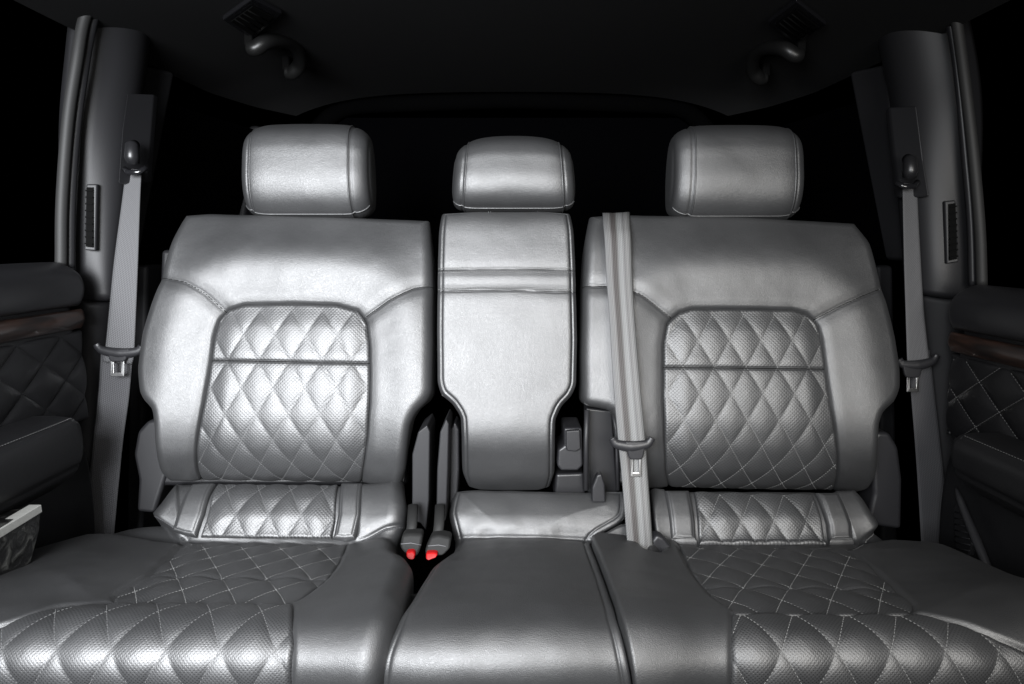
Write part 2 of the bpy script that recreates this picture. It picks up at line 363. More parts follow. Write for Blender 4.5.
cen = Prof([(1.45, zof(1.45, 512)), (1.395, zof(1.395, 498)), (1.346, zof(1.346, 483)), (1.311, zof(1.311, 462)), (1.296, zof(1.296, 428)), (1.325, zof(1.325, 360)), (1.352, zof(1.352, 290)), (1.372, zof(1.372, 245)), (1.395, zof(1.395, 215)), (1.44, zof(1.44, 200))])

def quilt_h(u0, v0, w, hh, H, s=.012):
    def q(u, v):
        a = (u - u0) / w + (v - v0) / hh; b = (u - u0) / w - (v - v0) / hh; g = math.hypot(1 / w, 1 / hh)
        da = np.abs(a - np.round(a)) / g; db = np.abs(b - np.round(b)) / g
        return H * ((1 - np.exp(-da / s)) * (1 - np.exp(-db / s)))**.9 
    return q
def quilt_lines(outline, u0, v0, w, hh, margin=.002):
    O = np.array(outline); um, uM, vm, vM = O[:, 0].min(), O[:, 0].max(), O[:, 1].min(), O[:, 1].max(); res = []
    for sg in (1, -1):
        vals = [(u - u0) / w + sg * (v - v0) / hh for u in (um, uM) for v in (vm, vM)]
        for k in range(math.floor(min(vals)), math.ceil(max(vals)) + 1):
            v = np.arange(vm, vM, .001); u = u0 + w * (k - sg * (v - v0) / hh)
            ok = (u > um) & (u < uM); u, v = u[ok], v[ok]
            if len(u) < 4: continue
            ins = inside(u, v, O) & (seg_dist(u, v, O[::4], True) > margin)
            run = []
            for a, b, i in zip(u, v, ins):
                if i: run.append((a, b))
                else:
                    if len(run) > 5: res.append(run)
                    run = []
            if len(run) > 5: res.append(run)
    return res
def E(surf, *lines, it=8, push=0.):
    out = []
    for l in lines: out.append(smooth_line(surf.uv([(512 + (a - 512) * (1 + push), b) for a, b in l]), 200, it))
    B, R, T, L = out                       # weld the corners
    for (x, i), (y, j) in (((B, 0), (L, 0)), ((B, -1), (R, 0)), ((T, 0), (L, -1)), ((T, -1), (R, -1))):
        m = (x[i] + y[j]) / 2; x[i] = m; y[j] = m
    return out
def groove(line, depth=.004, s=.003, wide=.002, ws=.014):
    def g(u, v, d):
        q = seg_dist(u, v, line); return -depth * np.exp(-(q / s)**2) - wide * np.exp(-(q / ws)**2)
    return g
def hsum(*fs): return lambda u, v, d: sum(f(u, v, d) for f in fs)
def soft(amp=.0015, f=14, seed=0): return lambda u, v, d: amp * vn1(u * f + seed, v * f + 3.3 * seed) + amp * .4 * vn2(u * f * 2.7 + seed, v * f * 2.7)
def offset(line, dist):
    P = resample(line, 120); t = np.gradient(P, axis=0); t /= np.linalg.norm(t, axis=1)[:, None]
    return P + np.stack([-t[:, 1], t[:, 0]], 1) * dist
def tubing(name, surf, line, hfun, r, mt, parent):   # piping run along a seam
    P = resample(line, 90); return tube(name, surf(P[:, 0], P[:, 1], hfun(P[:, 0], P[:, 1])), r, mt, parent, 8)

def seam_shade(surf, line, hf, parent, r=.0011, lift=.0004):  # thin dark tube added in the groove, imitates the shade of the seam
    P = resample(line, 70); P3 = surf(P[:, 0], P[:, 1], hf(P[:, 0], P[:, 1]) + lift); return tube('seam_shade_line', P3, r, M_seamshade, parent, 6)
def seat_back(seat, edges_px, qedges_px, hseam_px, seams_px, node_px, extra=None, Redge=.021):
    e = E(back, *edges_px, it=5, push=.022); q = E(back, *qedges_px, it=14)
    qo = np.vstack([resample(q[0], 40) - np.array([0, .04]), resample(q[1], 40)[1:], resample(q[2], 40)[::-1][1:], resample(q[3], 40)[::-1][1:-1]])
    seams = [smooth_line(back.uv(s), 30, 3) for s in seams_px]
    def body_h(u, v, d):
        s = sdist(u, v, qo)
        h = -.013 * sstep(-.004, .004, s) - .004 * np.exp(-(s / .012)**2) + .010 * np.exp(-((s + .085) / .050)**2)      # recess + rolled bolster around it
        for g in seams: h = h + groove(g, .0032, .0021, .004, .015)(u, v, d)
        return h + soft(.0007)(u, v, d)
    o, out = panel('backrest', back, e, M_leather, seat, R=Redge, T=.07, n=(290, 300), height=body_h)
    st = []
    for g in seams: st += [offset(g, .0045)]
    c = np.mean(out, axis=0); inset = out + (c - out) / np.linalg.norm(c - out, axis=1)[:, None] * .007
    def bh(u, v):
        d = seg_dist(u, v, out, True); dd = np.clip(d, 0, Redge); return -(Redge - np.sqrt(np.maximum(Redge**2 - (Redge - dd)**2, 0))) + body_h(u, v, d)
    for g in seams:
        g = np.array([p for p in resample(g, 120) if inside(np.array([p[0]]), np.array([p[1]]), out[::2])[0] and not inside(np.array([p[0]]), np.array([p[1]]), qo)[0]]); seam_shade(back, g, bh, o)
    nu, nv = back.uv([node_px])[0]; W, HH = .0615, .104
    qh = quilt_h(nu, nv, W, HH, .0036); hs = smooth_line(back.uv(hseam_px), 20, 1); hg = groove(hs, .0035, .0022, .002, .010)
    def fall(u, v):
        de = np.clip(seg_dist(u, v, out[::2], True), 0, Redge); return -(Redge - np.sqrt(np.maximum(Redge**2 - (Redge - de)**2, 0)))
    def qf(u, v, d): return qh(u, v) + hg(u, v, d) + .006 * sstep(0, .05, d) + fall(u, v)
    q1, qout = panel('quilted_panel', back, q, M_perf, o, R=.007, T=.014, n=(200, 240), dense=.45, height=qf, h0=-.006)
    def qst(u, v):
        d = seg_dist(u, v, qout[::3], True); dd = np.clip(d, 0, .007); return qf(u, v, d) - .006 - (.007 - np.sqrt(.000049 - (.007 - dd)**2))
    hs2 = np.array([p for p in resample(hs, 120) if inside(np.array([p[0]]), np.array([p[1]]), qout[::2])[0]]); seam_shade(back, hs2, qst, q1, .0012)
    ln = quilt_lines(qout, nu, nv, W, HH, .003)
    stitches('stitching', back, ln, M_threadm if seat is sl else M_thread, q1, qst, pitch=.0052)
    return o

def headrest(seat, L, Rr, top, bot, Y, depth, seamw=(.10, .10), fmax=.06, tp=.03, dome=.06):
    """soft rounded block: a closed Y-Z section swept across X, shrinking at both ends."""
    A = at_y(L, (top + bot) / 2, Y - depth * .35); B = at_y(Rr, (top + bot) / 2, Y - depth * .35); x0, x1 = A[0], B[0]
    z1 = at_y(512, top, Y)[2]; z0 = at_y(512, bot, Y - depth * .3)[2]; cz = (z0 + z1) / 2; hz = (z1 - z0) / 2
    sec = catmull([(.10, -1.), (-.10, -.99), (-.27, -.90), (-.41, -.70), (-.485, -.44), (-.50, -.12), (-.46, .25), (-.41, .55), (-.30, .82), (-.10, .97), (.12, 1.), (.34, .9), (.46, .6), (.5, 0), (.46, -.6), (.34, -.92), (.10, -1.)], 8)[:-1]
    m = len(sec); nt = 120; ts = (lambda s: s - .85 * np.sin(2 * np.pi * s) / (2 * np.pi))(np.linspace(0, 1, nt)); w = x1 - x0
    V = []; Rw = fmax
    sw = [seamw[0] * w, seamw[1] * w]
    for t in ts:
        x = t * w; e = min(x, w - x); k = (1 - max(0, 1 - e / Rw)**2.6)**(1 / 2.6); k = .0 + 1. * k
        ky = .55 + .45 * k; kz = .66 + .34 * k
        g = 0
        for sx in (sw[0], w - sw[1]): g += math.exp(-((x - sx) / .0032)**2)
        side = 1 if (x < sw[0] or x > w - sw[1]) else 0
        sh = 1 - .035 * g - .012 * side
        lean = .0
        V += [(x0 + x, Y + s[0] * depth * ky * sh, cz + s[1] * hz * kz * sh) for s in sec]
    V = np.array(V); tt = (V[:, 0] - x0) / w; V[:, 2] -= dome * hz * np.abs(2 * tt - 1)**2.6 * np.clip((V[:, 2] - cz) / hz + .2, 0, 1.2); V[:, 1] += .0007 * vn1(V[:, 0] * 22 + 5, V[:, 2] * 22)
    V[:, 0] = (x0 + x1) / 2 + (V[:, 0] - (x0 + x1) / 2) * (1 - tp * (V[:, 2] - z0) / (z1 - z0))
    n = len(ts)
    Fc = [[k * m + j, k * m + (j + 1) % m, (k + 1) * m + (j + 1) % m, (k + 1) * m + j] for k in range(n - 1) for j in range(m)]
    V2 = [V]; base = len(V)                      # domed ends
    for kk, xs in ((0, x0), (n - 1, x1)):
        ringi = [kk * m + j for j in range(m)]; c = V[ringi].mean(0)
        for f_, dx in ((.93, .0016), (.8, .003), (.5, .004)):
            nv = c + (V[kk * m:kk * m + m] - c) * f_; nv[:, 0] += (dx if kk else -dx); V2.append(nv)
            nxt = list(range(base, base + m)); base += m
            Fc += [[ringi[j], ringi[(j + 1) % m], nxt[(j + 1) % m], nxt[j]] for j in range(m)]; ringi = nxt
        Fc.append(ringi)
    o = new_obj('headrest', np.vstack(V2), Fc, M_leather, seat); recalc(o)
    # piping hoops at the side seams and the bottom closing seam
    for sx, sg in ((sw[0], 1), (w - sw[1], -1)):
        k = int(np.argmin(abs(ts * w - (sx + sg * .0045)))); P = V[k * m:k * m + m].copy()
        c = P.mean(0); P = c + (P - c) * 1.002; P = P[3:int(m * .75)]
        tube('piping', P, .0017, M_leather, o, 7)
    q = int(8 * 2.2); row = np.array([V[k * m + q] for k in range(6, n - 6)]); row[:, 1] -= .0012
    tube('piping', row, .0016, M_leather, o, 7)
    # two steel posts under the pad
    for f_ in (.3, .7):
        tube('post', [(x0 + w * f_, Y + .01, z0 + .02), (x0 + w * f_, Y + .012, z0 - .06)], .006, M_steel, o, 12)
    return o

# ================================================================ LEFT SEAT
sl = thing('rear_seat', 'grey quilted leather rear seat between the left door and the narrow middle seat', 'car seat', (-.42, 1.1, -.75), 'rear row of leather seats')
bl = seat_back(sl,
  ([(176, 481), (200, 484.5), (300, 486), (362, 487), (404, 487)],
   [(404, 487), (408, 470), (410, 440), (412, 425), (418, 412), (429, 401), (433, 392), (434, 340), (434, 280), (433, 250), (431, 217)],
   [(191, 212), (215, 210), (300, 212), (431, 217)],
   [(176, 481), (167, 472), (163, 455), (161, 425), (159, 409), (150, 401), (145, 392), (142.5, 368), (147, 333), (156, 303), (166, 276), (177, 236), (191, 212)]),
  ([(203, 486), (280, 487), (361, 487)],
   [(361, 487), (364, 462), (367, 437), (369, 400), (369.5, 375), (369, 345), (366, 322), (357, 310)],
   [(227, 309), (244, 304), (290, 303), (335, 304), (357, 310)],
   [(203, 486), (196, 470), (195.5, 446), (202, 406), (209, 367), (213, 336), (218, 319), (227, 309)]),
  [(206, 360), (260, 361), (320, 362.5), (372, 363)],
  [[(160, 277), (185, 282), (205, 293), (224, 311)], [(436, 285), (415, 288), (390, 300), (364, 317)]],
  (257.5, 361))
headrest(sl, 240, 368.5, 124, 220, 1.50, .13, (.07, .125))

def cushion_seat(seat, edges_px, qpoly_px, bol=.03, grooves=(), R=.035, T=.16, n=(300, 300), extra=None, label=None, mt=M_leather, name='cushion', recess=.006, Rmap=None):
    e = E(cush, *edges_px, it=4)
    polys = [cush.uv(smooth_line(p + p[:1], 120, 2)[:-1]) for p in qpoly_px]
    gl = [(smooth_line(cush.uv(g[0]), 40, 4), *g[1:]) for g in grooves]
    def hh(u, v, d):
        h = soft(.0016, 12, 7)(u, v, d)
        if polys:
            s = np.max([sdist(u, v, p) for p in polys], axis=0)
            h = h + bol * sstep(.0, .14, -s) - recess * sstep(-.005, .004, s)
        for g in gl: h = h + groove(*g)(u, v, d)
        if extra: h = h + extra(u, v, d)
        return h
    o, out = panel(name, cush, e, mt, seat, R=R, T=T, n=n, height=hh, Rmap=Rmap)
    def fh(u, v):
        d = seg_dist(u, v, out, True); dd = np.clip(d, 0, R); return -(R - np.sqrt(np.maximum(R**2 - (R - dd)**2, 0))) + hh(u, v, d)
    return o, fh, gl, out
def flat_corner(poly):
    P = cush.uv(resample(np.array(poly + poly[:1], float), 120)[:-1]); v0 = cush.uv([(512, 543)])[0][1]
    return lambda u, v, d: -1.15 * np.maximum(v - v0, 0) * sstep(-.004, .012, sdist(u, v, P))
def quilted(parent, name, surf, edges_px, node_px, W, HH, H=.0055, seams=(), n=(200, 200), thread=None, h0=-.0015, R=.008, crown=.004, it=6, pit=.0054):
    q = E(surf, *edges_px, it=it); nu, nv = surf.uv([node_px])[0]; qh = quilt_h(nu, nv, W, HH, H, .014)
    gs = [groove(smooth_line(surf.uv(s), 30, 3), .0035, .0024, .002, .010) for s in seams]
    def f(u, v, d):
        h = qh(u, v) + crown * sstep(0, .05, d)
        for g in gs: h = h + g(u, v, d)
        return h
    o, out = panel(name, surf, q, M_perf if 'strip' in name else M_perfs, parent, R=R, T=.014, n=n, dense=.35, height=f, h0=h0)
    def fs(u, v):
        d = seg_dist(u, v, out[::3], True); dd = np.clip(d, 0, R); return f(u, v, d) + h0 - (R - np.sqrt(R * R - (R - dd)**2))
    for sm in seams:
        L_ = smooth_line(surf.uv(sm), 120, 6); seam_shade(surf, np.array([p for p in L_ if inside(np.array([p[0]]), np.array([p[1]]), out[::2])[0]]), fs, o, .0010)
    stitches('stitching', surf, quilt_lines(out, nu, nv, W, HH, .003), thread or M_thread, o, fs, pitch=pit)
    return o, fs, out

# left cushion
QL1 = [(184, 538), (349, 541), (342, 560), (328, 579), (294, 601), (230, 601), (112, 601), (110, 595), (147, 575)]
QL2 = [(-60, 640), (0, 624), (57, 604), (112, 601), (294, 601), (294, 640), (292, 700), (290, 730), (-120, 730)]
QL0 = [(176, 470), (362, 470), (357, 538), (180, 538)]
cl, fh, gl, _ = cushion_seat(sl,
  ([(-260, 735), (0, 738), (200, 738), (385, 738)],
   [(385, 738), (385, 684), (390, 645), (404, 607), (414, 568), (409, 560), (398, 553), (396, 540), (403, 527), (406, 506), (404, 478)],
   [(174, 476), (250, 475), (404, 478)],
   [(-260, 735), (-220, 660), (-130, 610), (-10, 568), (80, 538), (146, 513), (158, 498), (174, 476)]),
  [QL1, QL2, QL0], bol=.018,
  grooves=[([(146, 513), (165, 525), (184, 538)], .005, .003, .003, .012), ([(349, 541), (365, 538), (385, 528), (404, 524)], .005, .003, .003, .012), ([(184, 538), (349, 541)], .004, .003, .002, .01)],
  extra=flat_corner([(-400, 440), (128, 440), (144, 508), (184, 541), (184, 566), (-400, 566)]))
stitches('stitching', cush, [offset(gl[0][0], .004), offset(gl[1][0], -.004)], M_threadd, cl, fh)
quilted(cl, 'quilted_insert', cush, ([(114, 604), (200, 604.5), (293, 604)], [(293, 604), (310, 591), (328, 578), (340, 560), (348, 542)], [(186, 540), (270, 541), (348, 542)], [(114, 604), (113, 594), (128, 585), (150, 573), (170, 556), (186, 540)]),
  (222, 577), .070, .118, seams=[[(140, 575), (230, 578), (335, 578)]], h0=-.0055, R=.006, H=.0068, n=(220, 180), thread=M_thread)
quilted(cl, 'quilted_front', cush, ([(-150, 730), (0, 732), (291, 730)], [(291, 730), (292, 690), (294, 645), (294.5, 603)], [(58, 606), (112, 602), (200, 602), (294.5, 603)], [(-150, 730), (-140, 672), (-60, 640), (0, 626), (58, 606)]),
  (112, 650), .070, .118, H=.0048, n=(300, 260), thread=M_threadm)
quilted(cl, 'quilted_rear_strip', cush, ([(200, 536.5), (270, 537.5), (331, 538)], [(331, 538), (335, 520), (338, 484)], [(218, 483), (280, 483.5), (338, 484)], [(200, 536.5), (207, 515), (218, 483)]),
  (236, 515), .063, .110, n=(150, 90), H=.0055, R=.006, thread=M_threadm)
def strap(parent, surf, pl, nm='leather_band', ridge=True):
    e = E(surf, *pl, it=2)
    o, out = panel(nm, surf, e, M_leather, parent, R=.007, T=.012, n=(50, 60), height=lambda u, v, d: .0035 * sstep(0, .012, d) - .0008 * np.exp(-((d - .0065) / .0012)**2), h0=.004)
    c = out.mean(0); inn = out + (c - out) / np.linalg.norm(c - out, axis=1)[:, None] * .0075
    return o
strap(cl, cush, ([(172, 531), (184, 535), (196, 537)], [(196, 537), (204, 515), (216, 484)], [(192, 485), (203, 484), (216, 484)], [(172, 531), (178, 512), (192, 485)]))
strap(cl, cush, ([(333, 539), (345, 540), (355, 539)], [(355, 539), (361, 515), (363, 484)], [(341, 484), (352, 484), (363, 484)], [(333, 539), (338, 515), (341, 484)]))

# plastic recliner covers and hinge plates of the left seat
slab('recliner_cover', [(136, 512), (138, 480), (133, 455), (137, 432), (147, 421), (162, 418), (168, 424), (168, 470), (160, 495), (154, 514)], lambda y: 1.39 + (512 - y) * .0003, .06, M_pillar, sl, .009, 4)
slab('hinge_cover', [(412, 522), (412, 455), (418, 432), (427, 425), (430, 432), (429, 500), (426, 531), (420, 523)], lambda y: 1.31, .10, M_pillar, sl, .003)

# ================================================================ CENTRE SEAT
scn = thing('rear_seat', 'narrow plain leather middle rear seat with a double seamed band across its folding backrest', 'car seat', (0, 1.1, -.75), 'rear row of leather seats')
ce = E(cen, [(467, 490), (478, 493), (508, 494), (540, 493), (551, 490)],
   [(551, 490), (555, 478), (555.5, 440), (556, 420), (562, 406), (572, 396), (577, 385), (578, 340), (576, 260), (574.5, 230), (571, 210)],
   [(441, 210), (480, 208), (540, 208), (571, 210)],
   [(467, 490), (462, 478), (461, 440), (460, 417), (452, 404), (440, 394), (436.5, 382), (436, 330), (437, 260), (438, 230), (441, 210)], it=4)
g1 = cen.uv([(430, 270), (508, 269), (584, 270)]); g2 = cen.uv([(430, 291), (508, 289.5), (584, 292)])
def chh(u, v, d):
    b = np.exp(-(((v - (g1[0][1] + g2[0][1]) / 2)) / .012)**4) * .0012
    return soft(.0009, 10, 3)(u, v, d) + groove(g1, .0026, .0018, .0015, .01)(u, v, d) + groove(g2, .003, .0019, .002, .011)(u, v, d) + b - .0028 * np.exp(-((d - .010) / .0022)**2)
cb, cout = panel('folding_backrest', cen, ce, M_leather, scn, R=.020, T=.11, n=(200, 300), height=chh)
def cbh(u, v):
    d = seg_dist(u, v, cout, True); dd = np.clip(d, 0, .02); return -(.02 - np.sqrt(.0004 - (.02 - dd)**2)) + chh(u, v, d)
for g_ in (g1, g2): seam_shade(cen, np.array([p for p in resample(g_, 200) if inside(np.array([p[0]]), np.array([p[1]]), cout)[0]]), cbh, cb, .0010)
ins = lambda l: [p for p in resample(l, 200) if inside(np.array([p[0]]), np.array([p[1]]), cout)[0]]
stitches('stitching', cen, [ins(offset(g1, .0042)), ins(offset(g2, .0042)), ins(offset(g1, -.0042))], M_thread, cb, cbh, pitch=.005, wd=.0009)
headrest(scn, 450.5, 577, 136, 213, 1.46, .13, (.085, .085), tp=.11, dome=.20)
# centre cushion
ccu, fhc, glc, _ = cushion_seat(scn,
  ([(381, 738), (510, 740), (637, 738)],
   [(637, 738), (633, 690), (627, 655), (617, 620), (605, 580), (590, 541), (600, 534), (618, 524), (625, 518), (627, 508), (626, 489)],
   [(454, 488), (478, 486), (560, 488), (626, 489)],
   [(381, 738), (377, 690), (381, 655), (393, 625), (413, 590), (431, 562), (452, 548), (455, 540), (452, 530), (448, 512), (454, 488)]),
  [], grooves=[([(452, 537), (500, 537.5), (560, 538), (600, 539)], .004, .003, .004, .014)], R=.022, T=.16, n=(220, 280), Rmap=lambda u, v: .006 + .016 * sstep(.04, .10, np.abs(seg_dist(u, v, cush.uv([(637, 738), (633, 690), (627, 655), (617, 620), (605, 580), (590, 541), (618, 524)])))),
  extra=lambda u, v, d: .007 * sstep(0, .09, d) + .0022 * vn1(u * 42, v * 30) * np.exp(-((v - cush.uv([(512, 535)])[0][1] - .0) / .02)**2) - .002 * np.exp(-((d - .012) / .0025)**2))
slab('hinge_cover', [(436, 531), (437, 470), (440, 432), (446, 419), (449, 424), (448, 470), (446, 520), (441, 526)], lambda y: 1.29, .09, M_pillar, scn, .003)
slab('hinge_cover', [(449, 520), (450, 430), (455, 422), (459, 430), (459, 470), (457, 500)], lambda y: 1.34, .06, M_plastic, scn, .004)
lb = slab('latch_box', [(557, 466), (558, 450), (564, 446), (564, 428), (582, 428), (583, 466), (578, 471), (561, 471)], lambda y: 1.32, .09, M_plastic, scn, .005)
slab('latch_button', [(566, 447), (566, 431), (580, 430), (581, 449), (576, 452), (567, 451)], lambda y: 1.312, .02, M_pillar, lb, .003)
slab('hinge_base', [(554, 500), (556, 474), (584, 473), (586, 500)], lambda y: 1.35, .08, M_black, scn, .006)

# ================================================================ RIGHT SEAT
sr = thing('rear_seat', 'grey quilted leather rear seat with a seat belt lying over its backrest shoulder', 'car seat', (.42, 1.1, -.75), 'rear row of leather seats')
br = seat_back(sr,
  ([(624, 488), (668, 492), (760, 494.5), (832, 495), (845, 494)],
   [(845, 494), (862, 488), (869, 476), (871, 450), (872, 424), (876, 412), (889, 402), (895, 388), (895, 368), (890, 336), (883, 306), (874, 275), (865, 240), (849, 220)],
   [(588, 213), (620, 211), (740, 213), (849, 220)],
   [(624, 488), (617, 470), (614.5, 440), (613, 420), (609, 411), (596, 408), (585, 406), (581, 400), (580, 350), (582, 280), (584, 236), (588, 213)]),
  ([(670, 492), (750, 494), (834, 494)],
   [(834, 494), (838, 478), (838, 446), (833, 410), (828, 376), (823, 338), (818, 321), (808, 313)],
   [(680, 312), (692, 308), (745, 308), (795, 309), (808, 313)],
   [(670, 492), (666, 474), (665, 440), (664, 400), (664, 345), (668, 322), (680, 312)]),
  [(660, 367), (740, 368), (832, 369)],
  [[(577, 285), (610, 286), (640, 294), (672, 317)], [(880, 289), (860, 297), (840, 306), (812, 321)]],
  (715, 367))
headrest(sr, 674, 806, 125, 222, 1.50, .13, (.125, .075))
# right cushion with the plain inner bolster
QR1 = [(677, 546), (849, 549), (885, 575), (917, 606), (915, 611), (735, 611), (709, 595), (690, 570)]
QR2 = [(731, 611), (917, 611), (962, 621), (1024, 648), (1100, 680), (1180, 735), (731, 735)]
QR0 = [(664, 480), (832, 480), (858, 547), (678, 547)]
cr, fhr, glr, _ = cushion_seat(sr,
  ([(641, 738), (730, 740), (1000, 738), (1290, 735)],
   [(1290, 735), (1240, 670), (1140, 625), (1024, 586), (950, 553), (884, 527), (872, 508), (856, 486)],
   [(650, 484), (750, 485), (856, 486)],
   [(638, 738), (634, 690), (628, 655), (618, 620), (606, 580), (591, 542), (603, 535), (619, 525), (634, 524), (640, 546), (654, 553), (662, 546), (654, 520), (650, 484)]),
  [QR1, QR2, QR0], bol=.017,
  grooves=[([(884, 527), (866, 537), (850, 549)], .005, .003, .003, .012)], extra=flat_corner([(1400, 440), (900, 440), (886, 522), (850, 550), (850, 570), (1400, 570)]), R=.024, Rmap=lambda u, v: .006 + .018 * sstep(.04, .10, seg_dist(u, v, cush.uv([(638, 738), (634, 690), (628, 655), (618, 620), (606, 580), (591, 542), (603, 535), (619, 525), (634, 524)]))))
stitches('stitching', cush, [offset(glr[0][0], .004)], M_thread, cr, fhr)
quilted(cr, 'quilted_insert', cush, ([(734, 614), (820, 615), (915, 614)], [(915, 614), (912, 602), (885, 577), (865, 560), (846, 546)], [(679, 544), (760, 544.5), (846, 546)], [(734, 614), (711, 595), (692, 572), (679, 544)]),
  (790, 586), .070, .118, seams=[[(700, 586), (790, 587.5), (905, 589)]], h0=-.0055, R=.006, H=.0068, n=(240, 190))
quilted(cr, 'quilted_front', cush, ([(732, 735), (950, 738), (1170, 735)], [(1170, 735), (1095, 681), (1022, 650), (962, 623), (916, 613)], [(731, 612), (820, 613), (916, 613)], [(732, 735), (730, 690), (730, 645), (731, 612)]),
  (793, 613), .070, .118, H=.0048, n=(300, 260))
quilted(cr, 'quilted_rear_strip', cush, ([(700, 541), (760, 541.5), (827, 541.5)], [(827, 541.5), (822, 520), (813, 493)], [(694, 491), (750, 492), (813, 493)], [(700, 541), (698, 520), (694, 491)]),
  (741, 521), .063, .110, n=(150, 90), H=.0055, R=.006)
strap(cr, cush, ([(671, 540), (684, 541), (697, 541)], [(697, 541), (695, 520), (689, 491)], [(664, 491), (677, 491), (689, 491)], [(671, 540), (669, 520), (664, 491)]))
strap(cr, cush, ([(830, 541.5), (843, 541.5), (854, 541)], [(854, 541), (852, 525), (838, 493)], [(815, 493), (827, 493), (838, 493)], [(830, 541.5), (827, 525), (815, 493)]))
slab('recliner_cover', [(868, 520), (874, 495), (872, 440), (878, 432), (890, 433), (899, 448), (903, 480), (902, 530), (880, 527)], lambda y: 1.39, .06, M_plastic, sr, .009, 4)
fr = slab('recess_panel', [(586, 408), (612, 411), (618, 500), (588, 502)], lambda y: 1.36, .05, M_black, sr, .004)
tube('recess_trim', [at_y(587, 410, 1.335), at_y(586, 440, 1.33), at_y(586, 490, 1.325)], .0052, M_pillar, sr, 10)
tube('recess_trim', [at_y(613, 414, 1.335), at_y(616, 430, 1.33), at_y(617, 460, 1.325), at_y(618, 490, 1.325)], .0035, M_pillar, sr, 10)
slab('release_lever', [(592, 503), (592, 488), (597, 475), (602, 474), (605, 485), (606, 503)], lambda y: 1.30, .02, M_plastic, sr, .004)
slab('strap_slot_guide', [(650, 556), (652, 541), (657, 535), (664, 538), (672, 548), (678, 560), (668, 566)], lambda y: 1.225, .03, M_plastic, sr, .006)

# ================================================================ BELTS
def ribbon(name, rows, mt, parent, th=.0014, n=90):
    """rows: (xl, yl, xr, yr, Y) picture edge points with their distance."""
    A = catmull([at_y(r[0], r[1], r[4]) for r in rows], 14); B = catmull([at_y(r[2], r[3], r[4] if len(r) < 6 else r[5]) for r in rows], 14)
    A = resample(A, n); B = resample(B, n); L = arclen((A + B) / 2); T = np.gradient((A + B) / 2, axis=0); Nn = np.cross(B - A, T); Nn /= np.linalg.norm(Nn, axis=1)[:, None]
    k = 9; V = []; UV = []
    for side in (1, -1):
        for i in range(n):
            for j in range(k):
                t = j / (k - 1); e = min(t, 1 - t) * 2
                V.append(A[i] + (B[i] - A[i]) * t + Nn[i] * side * th * (.5 if e > .01 else .15) + Nn[i] * .0012 * math.sin(math.pi * t)); UV.append((t * .046, L[i]))
    Fc = []
    for s in (0, 1):
        o = s * n * k
        for i in range(n - 1):
            for j in range(k - 1):
                q = [o + i * k + j, o + i * k + j + 1, o + (i + 1) * k + j + 1, o + (i + 1) * k + j]; Fc.append(q if s else q[::-1])
    o = n * k
    for i in range(n - 1):
        for j in (0, k - 1): Fc.append([i * k + j, (i + 1) * k + j, o + (i + 1) * k + j, o + i * k + j])
    for i in (0, n - 1):
        for j in range(k - 1): Fc.append([i * k + j, i * k + j + 1, o + i * k + j + 1, o + i * k + j])
    ob = new_obj(name, V, Fc, mt, parent, UV); recalc(ob); return ob
def tongue(parent, px0, px1, py, Y, blade, tilt=0., dark=M_plastic, wide=.011):
    """curved plastic grip across the webbing with a steel blade that has a slot"""
    a = at_y(px0, py - 4 + tilt * -1, Y - .006); b = at_y(px1, py - 4 + tilt, Y - .006); w = b - a
    dn = np.array([0, 0, -1.]); u = w / np.linalg.norm(w); L = np.linalg.norm(w)
    pts = catmull([a + dn * -.004, a + u * .004 + dn * .003, a + u * L * .16 + dn * .009, a + u * L * .5 + dn * .013, a + u * L * .84 + dn * .009, b - u * .004 + dn * .003, b + dn * -.004], 8)
    rr = np.interp(np.linspace(0, 1, len(pts)), [0, .12, .3, .5, .7, .88, 1], [.0050, .0052, .0064, .0082, .0064, .0052, .0050])
    g = tube('grip', pts, rr, dark, parent, 16, flat=1.35)
    bx0, bx1, by0, by1 = blade
    slab('neck', [(bx0 - 5, py - 2), (bx1 + 5, py - 2), (bx1 + 2, by0 + 2), (bx1, by0 + 5), (bx0, by0 + 5), (bx0 - 2, by0 + 2)], Y - .012, .009, dark, g, .003)
    # steel blade ring
    c = [at_y(bx0, by0, Y - .008), at_y(bx1, by0, Y - .008), at_y(bx1, by1, Y - .010), at_y(bx0, by1, Y - .010)]
    ins_ = lambda p, q, f: p + (q - p) * f
    cc = sum(c) / 4; bm_pts = c; innr = [cc + (p - cc) * np.array([.52, 1, .62]) + np.array([0, 0, .0005]) for p in c]
    V = []; Fc = []
    for dy in (0, .0028):
        V += [p + np.array([0, dy, 0]) for p in bm_pts] + [p + np.array([0, dy, 0]) for p in innr]
    for j in range(4):
        k = (j + 1) % 4; Fc += [[j, k, 4 + k, 4 + j], [8 + j, 12 + j, 12 + k, 8 + k], [j, 8 + j, 8 + k, k], [4 + j, 4 + k, 12 + k, 12 + j]]
    o = new_obj('blade', V, Fc, M_steel, parent, smooth=False); recalc(o)
    m = o.modifiers.new('bev', 'BEVEL'); m.width = .0008; m.segments = 2
    return g

